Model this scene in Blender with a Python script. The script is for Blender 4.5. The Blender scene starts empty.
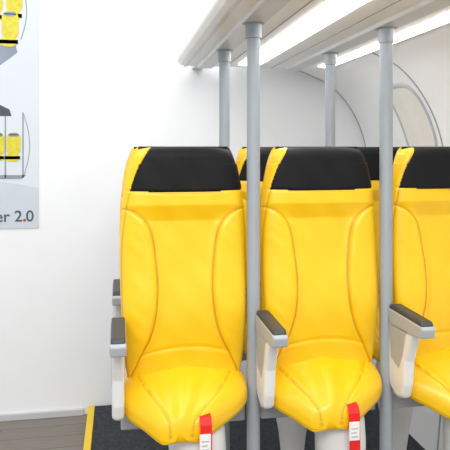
import bpy, bmesh, math
from mathutils import Vector
S=bpy.context.scene
S.view_settings.view_transform='Standard'
COL=S.collection

# ---------------- materials ----------------
def mat(name,rgb,rough=.5,metal=0,bump=0,bscale=200,spec=.5,var=0,vscale=8,coat=0,emit=0,seam=None):
    m=bpy.data.materials.new(name); m.use_nodes=True
    nt=m.node_tree; b=nt.nodes['Principled BSDF']
    b.inputs['Base Color'].default_value=(*rgb,1)
    b.inputs['Roughness'].default_value=rough
    b.inputs['Metallic'].default_value=metal
    b.inputs['Specular IOR Level'].default_value=spec
    b.inputs['Coat Weight'].default_value=coat
    b.inputs['Coat Roughness'].default_value=.22
    if emit:
        b.inputs['Emission Color'].default_value=(1,.99,.97,1); b.inputs['Emission Strength'].default_value=emit
    tc=nt.nodes.new('ShaderNodeTexCoord')
    if var:
        n=nt.nodes.new('ShaderNodeTexNoise'); n.inputs['Scale'].default_value=vscale; n.inputs['Detail'].default_value=4
        nt.links.new(tc.outputs['Object'],n.inputs['Vector'])
        r=nt.nodes.new('ShaderNodeValToRGB')
        r.color_ramp.elements[0].position=.3; r.color_ramp.elements[1].position=.7
        r.color_ramp.elements[0].color=(*[max(0,c*(1-var)) for c in rgb],1)
        r.color_ramp.elements[1].color=(*[min(1,c*(1+var)) for c in rgb],1)
        nt.links.new(n.outputs['Fac'],r.inputs['Fac']); nt.links.new(r.outputs['Color'],b.inputs['Base Color'])
    if seam:
        at=nt.nodes.new('ShaderNodeAttribute'); at.attribute_name='seam'
        mx=nt.nodes.new('ShaderNodeMix'); mx.data_type='RGBA'
        mx.inputs[6].default_value=(*rgb,1); mx.inputs[7].default_value=(*seam,1)
        nt.links.new(at.outputs['Fac'],mx.inputs[0]); nt.links.new(mx.outputs[2],b.inputs['Base Color'])
    if bump:
        n=nt.nodes.new('ShaderNodeTexNoise'); n.inputs['Scale'].default_value=bscale; n.inputs['Detail'].default_value=3
        nt.links.new(tc.outputs['Object'],n.inputs['Vector'])
        bp=nt.nodes.new('ShaderNodeBump'); bp.inputs['Strength'].default_value=bump; bp.inputs['Distance'].default_value=.002
        nt.links.new(n.outputs['Fac'],bp.inputs['Height']); nt.links.new(bp.outputs['Normal'],b.inputs['Normal'])
    return m
M_Y=mat('yellow_leather',(.92,.545,.004),.34,bump=.2,bscale=260,spec=.5,coat=.15,seam=(.50,.24,.003))
M_K=mat('black_leather',(.006,.006,.007),.55,bump=.5,bscale=300,spec=.2)
M_SH=mat('grey_shell_plastic',(.35,.36,.38),.45,var=.05)
M_W=mat('white_plastic',(.78,.78,.77),.35,var=.02)
M_G=mat('grey_plastic',(.40,.42,.44),.4,var=.04)
M_PAD=mat('dark_pad',(.04,.045,.05),.5,bump=.3)
M_POLE=mat('pole_paint',(.31,.34,.37),.40,metal=.1,var=.03)
M_RED=mat('red_ribbon',(.75,.01,.01),.6,bump=.3)
M_TAG=mat('tag_paper',(.85,.83,.8),.6,var=.03,vscale=60)
M_WALL=mat('wall_paint',(.88,.895,.91),.7,bump=.1,bscale=40,var=.01)
M_BASE=mat('baseboard_paint',(.55,.56,.57),.5,var=.02)
M_CAR=mat('charcoal_carpet',(.028,.032,.038),.95,bump=1,bscale=500,var=.6,vscale=90)
M_TRIMY=mat('yellow_edge_trim',(.80,.55,.02),.5,var=.03)
M_BIN=mat('bin_panel',(.90,.90,.89),.4,var=.015)
M_RAIL=mat('rail_metal',(.66,.67,.68),.35,metal=.2,var=.03)
M_SIDE=mat('sidewall_panel',(.95,.95,.94),.5,var=.01)
M_JOINT=mat('joint_gasket',(.36,.38,.39),.6,var=.05)
M_GLOW=mat('fill_glow',(.9,.9,.9),.5,emit=10)  # emission for the glowing strips added under the bin

def woodmat():
    m=bpy.data.materials.new('wood_planks'); m.use_nodes=True; nt=m.node_tree; b=nt.nodes['Principled BSDF']
    tc=nt.nodes.new('ShaderNodeTexCoord')
    br=nt.nodes.new('ShaderNodeTexBrick'); br.inputs['Scale'].default_value=1
    br.inputs['Brick Width'].default_value=1.2; br.inputs['Row Height'].default_value=.12; br.inputs['Mortar Size'].default_value=.003
    br.inputs['Color1'].default_value=(.17,.145,.125,1); br.inputs['Color2'].default_value=(.23,.20,.175,1); br.inputs['Mortar'].default_value=(.10,.085,.075,1)
    nt.links.new(tc.outputs['Object'],br.inputs['Vector'])
    mp=nt.nodes.new('ShaderNodeMapping'); mp.inputs['Scale'].default_value=(2,30,1)
    nt.links.new(tc.outputs['Object'],mp.inputs['Vector'])
    n=nt.nodes.new('ShaderNodeTexNoise'); n.inputs['Scale'].default_value=3; n.inputs['Detail'].default_value=6
    nt.links.new(mp.outputs['Vector'],n.inputs['Vector'])
    mx=nt.nodes.new('ShaderNodeMix'); mx.data_type='RGBA'; mx.blend_type='OVERLAY'; mx.inputs[0].default_value=.5
    nt.links.new(br.outputs['Color'],mx.inputs[6]); nt.links.new(n.outputs['Color'],mx.inputs[7])
    nt.links.new(mx.outputs[2],b.inputs['Base Color']); b.inputs['Roughness'].default_value=.45
    return m
M_WOOD=woodmat()

# ---------------- helpers ----------------
def mk(name,verts,faces,mats,midx=None,smooth=True,parent=None,loc=None,seam=None):
    me=bpy.data.meshes.new(name); me.from_pydata(verts,[],faces); 
    for m in (mats if isinstance(mats,list) else [mats]): me.materials.append(m)
    if midx: me.polygons.foreach_set('material_index',midx)
    bm=bmesh.new(); bm.from_mesh(me); bmesh.ops.recalc_face_normals(bm,faces=bm.faces[:]); bm.to_mesh(me); bm.free()
    me.polygons.foreach_set('use_smooth',[smooth]*len(me.polygons))
    if seam:
        a=me.attributes.new('seam','FLOAT','POINT'); a.data.foreach_set('value',seam)
    me.update()
    o=bpy.data.objects.new(name,me); COL.objects.link(o)
    if parent: o.parent=parent
    if loc: o.location=loc
    return o
def box(name,x0,x1,y0,y1,z0,z1,m,bev=0,parent=None):
    v=[(x,y,z) for x in(x0,x1) for y in(y0,y1) for z in(z0,z1)]
    f=[(0,1,3,2),(4,6,7,5),(0,4,5,1),(2,3,7,6),(0,2,6,4),(1,5,7,3)]
    o=mk(name,v,f,m,smooth=False,parent=parent)
    if bev:
        b=o.modifiers.new('b','BEVEL'); b.width=bev; b.segments=3
    return o
def prism(name,pts,a0,a1,axis,m,bev=0,parent=None,seg=3):
    n=len(pts); v=[]
    for a in(a0,a1):
        for p in pts: v.append((a,p[0],p[1]) if axis=='x' else (p[0],a,p[1]))
    f=[tuple(range(n)),tuple(range(2*n-1,n-1,-1))]+[(i,(i+1)%n,(i+1)%n+n,i+n) for i in range(n)]
    o=mk(name,v,f,m,smooth=False,parent=parent)
    if bev:
        b=o.modifiers.new('b','BEVEL'); b.width=bev; b.segments=seg; b.limit_method='ANGLE'
    return o
def lathe(name,prof,cx,cy,m,n=32,parent=None):
    v=[];f=[]
    for r,z in prof:
        for k in range(n):
            a=2*math.pi*k/n; v.append((cx+r*math.cos(a),cy+r*math.sin(a),z))
    for i in range(len(prof)-1):
        for k in range(n):
            f.append((i*n+k,i*n+(k+1)%n,(i+1)*n+(k+1)%n,(i+1)*n+k))
    f.append(tuple(range(n))); f.append(tuple((len(prof)-1)*n+k for k in range(n)))
    o=mk(name,v,f,m,parent=parent)
    e=o.modifiers.new('e','EDGE_SPLIT'); e.split_angle=math.radians(40)
    return o
def interp(t,pts):
    if t<=pts[0][0]: return pts[0][1]
    if t>=pts[-1][0]: return pts[-1][1]
    for i in range(len(pts)-1):
        if pts[i][0]<=t<=pts[i+1][0]:
            x0,y0=pts[i]; x1,y1=pts[i+1]
            def sl(k):
                a=pts[max(0,k-1)]; b=pts[min(len(pts)-1,k+1)]
                return (b[1]-a[1])/(b[0]-a[0])
            h=x1-x0; s=(t-x0)/h
            return (2*s**3-3*s*s+1)*y0+(s**3-2*s*s+s)*h*sl(i)+(-2*s**3+3*s*s)*y1+(s**3-s*s)*h*sl(i+1)

# ---------------- seat meshes ----------------
WB=[(.70,.175),(.78,.188),(.90,.197),(1.05,.203),(1.18,.203),(1.31,.192),(1.38,.179),(1.425,.166),(1.445,.156),(1.455,.146)]
SEAM=[(.74,.168),(.80,.140),(.86,.110),(.93,.092),(1.02,.086),(1.12,.094),(1.19,.107),(1.225,.128),(1.25,.165),(1.262,.21)]
LEDGE=[(.7,-.985),(1.05,-.975),(1.2,-.95),(1.31,-.90),(1.38,-.84),(1.455,-.72)]
def backmesh():
    NZ=230; NU=150; NB=24
    v=[];f=[];mi=[];sa=[]
    z0,z1=.70,1.455
    L=NU+1+NB-1
    us=[math.sin(math.pi/2*(-1+2*j/NU))*.45+(-1+2*j/NU)*.55 for j in range(NU+1)]
    for i in range(NZ+1):
        s=i/NZ; z=z0+(z1-z0)*s
        w=interp(z,WB)
        tf=.048; tb=.035
        top=min(1,max(0,(z-1.415)/.04))
        k=max(math.sqrt(max(0.0,1-top**3)),.05)
        bot=max(0,(.74-z)/.04); kb=math.sqrt(max(.02,1-bot**2)) if bot<1 else .14
        yc=(z-.75)*.035 - .018*math.exp(-((z-.92)/.14)**2)
        sw=interp(z,SEAM); le=interp(z,LEDGE)
        for u in us:
            x=w*u
            h=max(0,(1-abs(u)**6))**.5
            y=yc-tf*k*kb*h
            d=sw-abs(x)
            ss=1/(1+math.exp(-d/.007))
            amp=.020*(1 if z<1.22 else max(0,1-(z-1.22)/.05))
            y+=amp*ss*h
            g=0; sm=0
            if z<1.262:
                sl=(interp(z+.004,SEAM)-interp(z-.004,SEAM))/.008
                dd=d/math.sqrt(1+sl*sl)
                g+=.0065*math.exp(-(dd/.0045)**2); sm=max(sm,math.exp(-(dd/.0026)**2))
            g+=.004*math.exp(-((z-1.31-.006*(u*u))/.004)**2)
            if z<1.31: sm=max(sm,.6*math.exp(-((z-1.306-.006*(u*u))/.003)**2))
            q=math.exp(-(((u-le)*w)/.0035)**2)
            g+=.004*q; sm=max(sm,.7*math.exp(-(((u-le)*w)/.0025)**2) if z<1.31 else 0)
            g+=.0035*math.exp(-((z-.825+.04*u*u)/.006)**2)*(1/(1+math.exp(-d/.006)))
            g+=.0013*math.sin(x*50+z*14)*math.sin(z*38+x*9)*h
            g+=.0006*math.sin(z*120+math.sin(x*40)*2.5)*math.exp(-((abs(x)-.15)/.03)**2)*(z<1.2)*abs(math.sin(z*9))
            v.append((x,y+g*h,z - (.010*u**4 if z>1.40 else 0))); sa.append(sm)
        for j in range(1,NB):
            u=math.cos(math.pi*j/NB)
            h=(1-abs(u)**5)**.5
            v.append((w*u,yc+tb*k*kb*h,z)); sa.append(0)
    for i in range(NZ):
        z=z0+(z1-z0)*(i+.5)/NZ
        le=interp(z,LEDGE)
        for j in range(L):
            a=i*L+j; b=i*L+(j+1)%L
            f.append((a,b,b+L,a+L))
            if j<NU:
                u=(us[j]+us[j+1])/2
                mi.append(1 if (z>1.31+.006*u*u and le<u<.99) else 0)
            else:
                kk=j-NU
                mi.append(2 if 3<kk<NB-4 else (1 if z>1.31 and kk<=3 else 0))
    f.append(tuple(range(L))); mi.append(2)
    f.append(tuple(NZ*L+k for k in range(L))); mi.append(1)
    o=mk('backrest',v,f,[M_Y,M_K,M_SH],mi,seam=sa); me=o.data; bpy.data.objects.remove(o); return me
def panmesh(shell=False):
    NT=110; NA=120
    Yp=[(0,.01),(.2,-.03),(.5,-.10),(.8,-.165),(1,-.20)]
    Zt=[(0,.785),(.12,.770),(.25,.756),(.45,.736),(.7,.708),(.88,.682),(1,.658)]
    Wd=[(0,.188),(.2,.198),(.38,.194),(.55,.166),(.72,.118),(.88,.076),(1,.050)]
    Th=[(0,.12),(.3,.108),(.6,.094),(.85,.085),(1,.06)]
    v=[];f=[];sa=[]
    for i in range(NT+1):
        t=i/NT
        y=interp(t,Yp); zt=interp(t,Zt); w=interp(t,Wd); th=interp(t,Th)
        xo=-.030*t*t
        if t>.92:
            q=(t-.92)/.08; e=math.sqrt(max(.01,1-q*q)); zt=zt-th*.5*(1-e); w*=max(e,.35); th*=max(e,.15)
        if shell:
            w*=.62; th*=.5; y=y*.6+.03; zt-=.058
        for k in range(NA):
            a=2*math.pi*k/NA; c=math.cos(a); s=math.sin(a)
            ux=math.copysign(abs(c)**.62,c); uz=math.copysign(abs(s)**.62,s)
            x=w*ux
            z=zt-th/2+th/2*uz
            z-= .024*abs(ux)**2.5*(1-.3*t)
            sm=0
            if uz>0 and not shell:
                r=min(1,t*2.5)
                z+=.012*math.exp(-(x/.030)**2)*r
                xs=interp(t,[(0,.165),(.3,.135),(.55,.10),(.75,.065),(.9,.042),(1,.03)])
                fade=min(1,uz*1.6)
                z-=.005*math.exp(-((abs(x)-xs)/.005)**2)*fade
                sm=.75*math.exp(-((abs(x)-xs)/.0028)**2)*fade
                z-=.009*math.exp(-((abs(x)-xs*.62)/(.3*xs+.008))**2)*r
            if not shell: sm=max(sm,.8*math.exp(-((uz+.30)/.05)**2))
            v.append((x+xo,y,z)); sa.append(sm)
    for i in range(NT):
        for k in range(NA):
            f.append((i*NA+k,i*NA+(k+1)%NA,(i+1)*NA+(k+1)%NA,(i+1)*NA+k))
    f.append(tuple(range(NA))); f.append(tuple(NT*NA+k for k in range(NA)))
    o=mk('pan',v,f,[M_W if shell else M_Y],seam=sa); me=o.data; bpy.data.objects.remove(o); return me
ME_BACK=backmesh(); ME_PAN=panmesh(); ME_SHELL=panmesh(True)

def pedestal():
    prof=[(.680,.015,.02),(.675,.035,.04),(.660,.052,.055),(.635,.066,.07),(.60,.076,.08),(.54,.080,.085),(.46,.078,.09),(.38,.070,.085),(.30,.055,.07),(.20,.045,.05),(.05,.045,.05)]
    v=[];f=[];n=40
    for z,a,b in prof:
        for k in range(n):
            t=2*math.pi*k/n; v.append((.040+a*math.cos(t),-.085+b*math.sin(t),z-.01 if z>.06 else z))
    for i in range(len(prof)-1):
        for k in range(n): f.append((i*n+k,i*n+(k+1)%n,(i+1)*n+(k+1)%n,(i+1)*n+k))
    f.append(tuple(range(n))); f.append(tuple((len(prof)-1)*n+k for k in range(n)))
    o=mk('p',v,f,[M_W]); me=o.data; bpy.data.objects.remove(o); return me
ME_PED=pedestal()

def link(me,name,par):
    o=bpy.data.objects.new(name,me); COL.objects.link(o); o.parent=par; return o

def armrest(par,x,idx=''):
    prism('armrest_pad'+idx,[(-.272,.922),(-.262,.934),(-.06,.936),(-.05,.928),(-.055,.910),(-.267,.903)],x-.020,x+.020,'x',M_PAD,.006,par)
    prism('armrest_body'+idx,[(-.279,.913),(-.272,.885),(-.20,.877),(-.06,.87),(-.04,.918),(-.06,.922),(-.272,.921)],x-.0225,x+.0225,'x',M_G,.007,par)
    prism('armrest_bracket'+idx,[(-.205,.876),(-.19,.84),(-.165,.78),(-.155,.70),(-.14,.655),(-.10,.64),(-.05,.66),(-.02,.72),(-.005,.80),(-.015,.876)],x-.018,x+.018,'x',M_W,.014,par)
    prism('armrest_inset'+idx,[(-.17,.872),(-.15,.80),(-.12,.74),(-.06,.76),(-.045,.872)],x-.0195,x+.0195,'x',M_G,.006,par)

def seat(X,Y,right_arm=False):
    e=bpy.data.objects.new('passenger_seat',None); COL.objects.link(e); e.location=(X,Y,0); e.empty_display_size=.1
    link(ME_BACK,'backrest',e); link(ME_PAN,'saddle_cushion',e); link(ME_SHELL,'cushion_shell',e); link(ME_PED,'pedestal',e)
    armrest(e,-.208)
    if right_arm: armrest(e,.218,'_right')
    rx=.042
    prism('tag_ribbon',[(-.150,.672),(-.19,.668),(-.202,.650),(-.206,.50),(-.2035,.50),(-.1995,.648),(-.1885,.664),(-.150,.668)],rx-.017,rx+.017,'x',M_RED,0,e)
    box('tag_label',rx-.020,rx+.013,-.210,-.2075,.572,.628,M_TAG,.001,e)
    for k in range(3):
        box('tag_print_%d'%k,rx-.014,rx+.007-.004*(k%2),-.2108,-.2102,.582+.012*k,.585+.012*k,M_G,0,e)
    box('mounting_beam',-.20,.20,.0,.04,.56,.61,M_G,.006,e)
    box('beam_bracket',-.04,.04,-.05,.03,.60,.66,M_G,.006,e)
    return e
Y1,Y2=1.915,2.455
XC=[.205,.657,1.108]
for Y in(Y1,Y2):
    for i,x in enumerate(XC): seat(x,Y,i==2)

# ---------------- poles ----------------
ZB=1.862
def pole(x,y):
    lathe('support_pole',[(.045,.05),(.045,.058),(.026,.062),(.0215,.07),(.0215,1.800),(.026,1.802),(.0265,1.846),(.036,1.849),(.036,ZB-.012)],x,y,M_POLE)
for y in(1.885,2.425):
    for x in(.425,.880): pole(x,y)

# ---------------- overhead bin ----------------
e=bpy.data.objects.new('overhead_bin',None); COL.objects.link(e)
prism('bin_body',[(.318,ZB),(.300,ZB+.006),(.285,ZB+.022),(.282,ZB+.04),(.287,ZB+.055),(.33,ZB+.07),(1.05,ZB+.07),(1.085,ZB+.02),(1.085,ZB)],.9,3.0,'y',M_BIN,.004,e)
for x in(.425,.880):
    prism('pole_track',[(x-.042,ZB+.002),(x-.036,ZB-.012),(x+.036,ZB-.012),(x+.042,ZB+.002)],.9,2.99,'y',M_RAIL,.002,e)
box('fill_strip',.58,.68,1.0,2.9,ZB-.006,ZB+.002,M_GLOW,.002,e)  # glowing strip added along the bright band to brighten underside and sidewall
box('fill_strip_side',.99,1.05,1.0,2.9,ZB-.006,ZB+.002,M_GLOW,.002,e)  # second glowing strip, added only to brighten the sidewall
for x in(.53,.77):
    box('panel_joint',x-.002,x+.002,.9,2.99,ZB-.0015,ZB+.002,M_JOINT,0,e)
prism('bin_lip',[(.318,ZB-.004),(.335,ZB-.004),(.335,ZB+.002),(.318,ZB+.002)],.9,3.0,'y',M_RAIL,0,e)
box('end_cap',.30,1.07,2.995,3.01,ZB+.004,ZB+.065,M_RAIL,.003,e)
box('bin_mount',.40,.46,3.0,3.352,ZB+.03,ZB+.06,M_RAIL,.004,e)

# ---------------- fuselage sidewall ----------------
PROF=[(.60,2.02),(.88,1.945),(1.08,1.875),(1.23,1.80),(1.35,1.66),(1.425,1.48),(1.462,1.22),(1.465,.9),(1.44,.5),(1.40,.05)]
def profpt(t):
    k=[i/(len(PROF)-1) for i in range(len(PROF))]
    return interp(t,list(zip(k,[p[0] for p in PROF]))),interp(t,list(zip(k,[p[1] for p in PROF])))
def profn(t):
    a=profpt(max(0,t-.002)); b=profpt(min(1,t+.002)); dx,dz=b[0]-a[0],b[1]-a[1]; l=math.hypot(dx,dz)
    return (dz/l,-dx/l)
def strip(name,y0,y1,off,th,m,t0=0,t1=1,par=None,n=70):
    v=[];f=[]
    for i in range(n+1):
        t=t0+(t1-t0)*i/n; p=profpt(t); q=profn(t)
        for y in(y0,y1):
            v.append((p[0]+q[0]*off,y,p[1]+q[1]*off)); v.append((p[0]+q[0]*(off-th),y,p[1]+q[1]*(off-th)))
    for i in range(n):
        a=i*4;b=a+4
        f+= [(a,a+2,b+2,b),(a+1,b+1,b+3,a+3),(a,b,b+1,a+1),(a+2,a+3,b+3,b+2)]
    f+=[(0,1,3,2),(n*4,n*4+2,n*4+3,n*4+1)]
    o=mk(name,v,f,m,parent=par); es=o.modifiers.new('e','EDGE_SPLIT'); es.split_angle=math.radians(40); return o
wr=strip('wall_right',.6,3.352,0,.02,M_SIDE)
for y in(3.335,2.48,1.65,.8):
    strip('panel_seam_%d'%int(y*100),y-.004,y+.004,.003,.005,M_JOINT,par=wr)
M_GLASS=mat('window_shade',(.86,.82,.74),.4,var=.04)
M_FRAME=mat('window_frame',(.50,.53,.55),.35,var=.02)
def winloop(yc,tc,hy,ht,off,n=48):
    out=[]
    for k in range(n):
        a=2*math.pi*k/n; c=math.cos(a); s=math.sin(a)
        uy=math.copysign(abs(c)**.45,c); ut=math.copysign(abs(s)**.45,s)
        t=tc+ht*ut; p=profpt(t); q=profn(t)
        out.append((p[0]+q[0]*off,yc+hy*uy,p[1]+q[1]*off))
    return out
for wi,yc in enumerate((2.665,2.07,1.22)):
    n=48
    tc=.49
    loops=[winloop(yc,tc,.150,.115,.0005),winloop(yc,tc,.147,.112,.006),winloop(yc,tc,.135,.102,.006),winloop(yc,tc,.130,.098,.003)]
    v=[p for l in loops for p in l]; f=[]
    for i in range(3):
        for k in range(n): f.append((i*n+k,i*n+(k+1)%n,(i+1)*n+(k+1)%n,(i+1)*n+k))
    o=mk('window_%d'%(wi+1),v,f,M_FRAME)
    rings=[winloop(yc,tc,.131*r,.099*r,.004) for r in(1,.75,.5,.25,.02)]
    v=[p for l in rings for p in l]; f=[]
    for i in range(4):
        for k in range(n): f.append((i*n+k,i*n+(k+1)%n,(i+1)*n+(k+1)%n,(i+1)*n+k))
    f.append(tuple(4*n+k for k in range(n)))
    mk('pane',v,f,M_GLASS,parent=o)

# ---------------- room ----------------
box('floor',-3.5,3.5,-2.5,3.5,-.05,0,M_WOOD)
box('wall_back',-3.5,3.5,3.352,3.45,0,3.0,M_WALL)
box('baseboard_back',-3.5,-.19,3.335,3.352,0,.035,M_BASE,.003)
pf=bpy.data.objects.new('seat_platform',None); COL.objects.link(pf)
box('carpet_top',-.13,1.40,.7,3.33,.0,.05,M_CAR,.003,pf)
box('edge_trim',-.165,-.13,.7,3.33,.0,.054,M_TRIMY,.004,pf)

# ---------------- poster ----------------
ps=bpy.data.objects.new('wall_poster',None); COL.objects.link(ps)
PX1=-.425; PX0=-1.15; PZ0=1.02; PZ1=2.35; PY=3.349
M_PP=mat('poster_paper',(.68,.73,.77),.5,var=.01)
M_PB=mat('poster_band',(.58,.64,.69),.5,var=.03)
M_PD=mat('poster_dark',(.06,.07,.09),.5,var=.03)
M_PG=mat('poster_grey',(.25,.30,.36),.5,var=.1)
M_PY=mat('poster_yellow',(.70,.60,.03),.5,var=.12,vscale=40)
M_PT=mat('poster_ink',(.05,.09,.13),.5,var=.02)
box('paper',PX0,PX1,PY-.002,PY+.002,PZ0,PZ1,M_PP,0,ps)
def flat(name,pts,m,lay):
    y=PY-.002-.0006*lay
    n=len(pts); v=[(p[0],y,p[1]) for p in pts]+[(p[0],y+.0005,p[1]) for p in pts]
    f=[tuple(range(n)),tuple(range(2*n-1,n-1,-1))]+[(i,(i+1)%n,(i+1)%n+n,i+n) for i in range(n)]
    return mk(name,v,f,m,smooth=False,parent=ps)
band=[(PX0,PZ0),(PX1,PZ0)]+[(PX1+(PX0-PX1)*k/16,PZ0+.215+.05*math.sin(k/16*3.1)) for k in range(17)]
flat('band',band,M_PB,1)
def rr(x,z,w,h,r=.2,n=6):
    r=min(w,h)*r*2 if r<.5 else min(w,h)/2
    out=[]
    for cx,cz,a0 in((x+w-r,z+h-r,0),(x+r,z+h-r,90),(x+r,z+r,180),(x+w-r,z+r,270)):
        for k in range(n+1):
            a=math.radians(a0+90*k/n); out.append((cx+r*math.cos(a),cz+r*math.sin(a)))
    return out
def miniseat(x,z,s,lay=3):
    flat('print_seat',rr(x,z,.075*s,.13*s,.22),M_PY,lay)
    flat('print_headrest',rr(x+.010*s,z+.105*s,.055*s,.022*s,.3),M_PG,lay+1)
    flat('print_pan',rr(x-.012*s,z-.035*s,.085*s,.045*s,.35),M_PY,lay+1)
for k in range(6): miniseat(PX1-.165-.082*k,1.41,.95)
flat('print_floor',[(PX0,1.285),(PX1-.09,1.285),(PX1-.065,1.305),(PX0,1.31)],M_PG,2)
for x in(PX1-.175,PX1-.085,PX1-.26): flat('print_pole',[(x,1.29),(x+.007,1.29),(x+.007,1.64),(x,1.64)],M_PG,2)
flat('print_bin',[(PX0,1.62),(PX1-.14,1.62),(PX1-.15,1.655),(PX1-.20,1.68),(PX0,1.685)],M_PD,3)
flat('print_arc',[(PX1-.075+.03*math.sin(a/10*3.14),1.30+.33*a/10) for a in range(11)]+[(PX1-.079+.03*math.sin(a/10*3.14),1.30+.33*a/10) for a in range(10,-1,-1)],M_PG,2)
flat('print_deck',[(PX0,1.76),(PX1-.21,1.88),(PX1-.11,1.96),(PX1-.12,2.0),(PX0,1.97)],M_PG,2)
for k in range(4):
    miniseat(PX1-.19-.10*k,2.03-.012*k,1.15,5)
    miniseat(PX1-.17-.10*k,2.17-.01*k,1.15,3)
flat('print_arc_b',[(PX1-.09+.03*math.sin(a/10*3.14),2.03+.3*a/10) for a in range(11)]+[(PX1-.095+.03*math.sin(a/10*3.14),2.03+.3*a/10) for a in range(10,-1,-1)],M_PG,2)
def text(s,x,z,size,m,al='RIGHT'):
    c=bpy.data.curves.new('poster_text','FONT'); c.body=s; c.size=size; c.align_x=al; c.extrude=.0003; c.offset=.0006; c.materials.append(m)
    o=bpy.data.objects.new('poster_text',c); COL.objects.link(o); o.parent=ps; o.location=(x,PY-.0045,z); o.rotation_euler=(math.pi/2,0,0)
    return o
text('Skyrider 2',PX1-.084,1.058,.084,M_PT)
text('.',PX1-.087,1.058,.12,M_RED,'LEFT')
text('0',PX1-.067,1.058,.084,M_PT,'LEFT')

# ---------------- lights ----------------
w=bpy.data.worlds.new('World'); S.world=w; w.use_nodes=True
w.node_tree.nodes['Background'].inputs[0].default_value=(.96,.98,1,1); w.node_tree.nodes['Background'].inputs[1].default_value=.93
def area(name,loc,rot,sx,sy,e,c=(1,1,1)):
    l=bpy.data.lights.new(name,'AREA'); l.shape='RECTANGLE'; l.size=sx; l.size_y=sy; l.energy=e; l.color=c
    o=bpy.data.objects.new(name,l); COL.objects.link(o); o.location=loc; o.rotation_euler=[math.radians(a) for a in rot]; return o
area('overhead_fill',(-.9,1.6,2.95),(0,0,0),1.6,2.2,22)  # unseen overhead area light, added for general brightness
area('overhead_fill',(-.3,-.9,2.7),(48,0,0),2.2,1.0,66,(1,.98,.95))  # front fill added above and behind the camera to brighten the seats
area('overhead_fill',(.75,3.15,2.6),(-10,0,0),1.0,.3,8)  # unseen fill added past the bin end to brighten the background there
# ---------------- camera ----------------
cd=bpy.data.cameras.new('cam'); cam=bpy.data.objects.new('camera',cd); COL.objects.link(cam); S.camera=cam
cam.location=(0,0,1.45); cam.rotation_euler=(math.pi/2,0,math.radians(-10))
cd.sensor_width=36; cd.lens=48; cd.shift_y=-77/450; cd.clip_start=.05
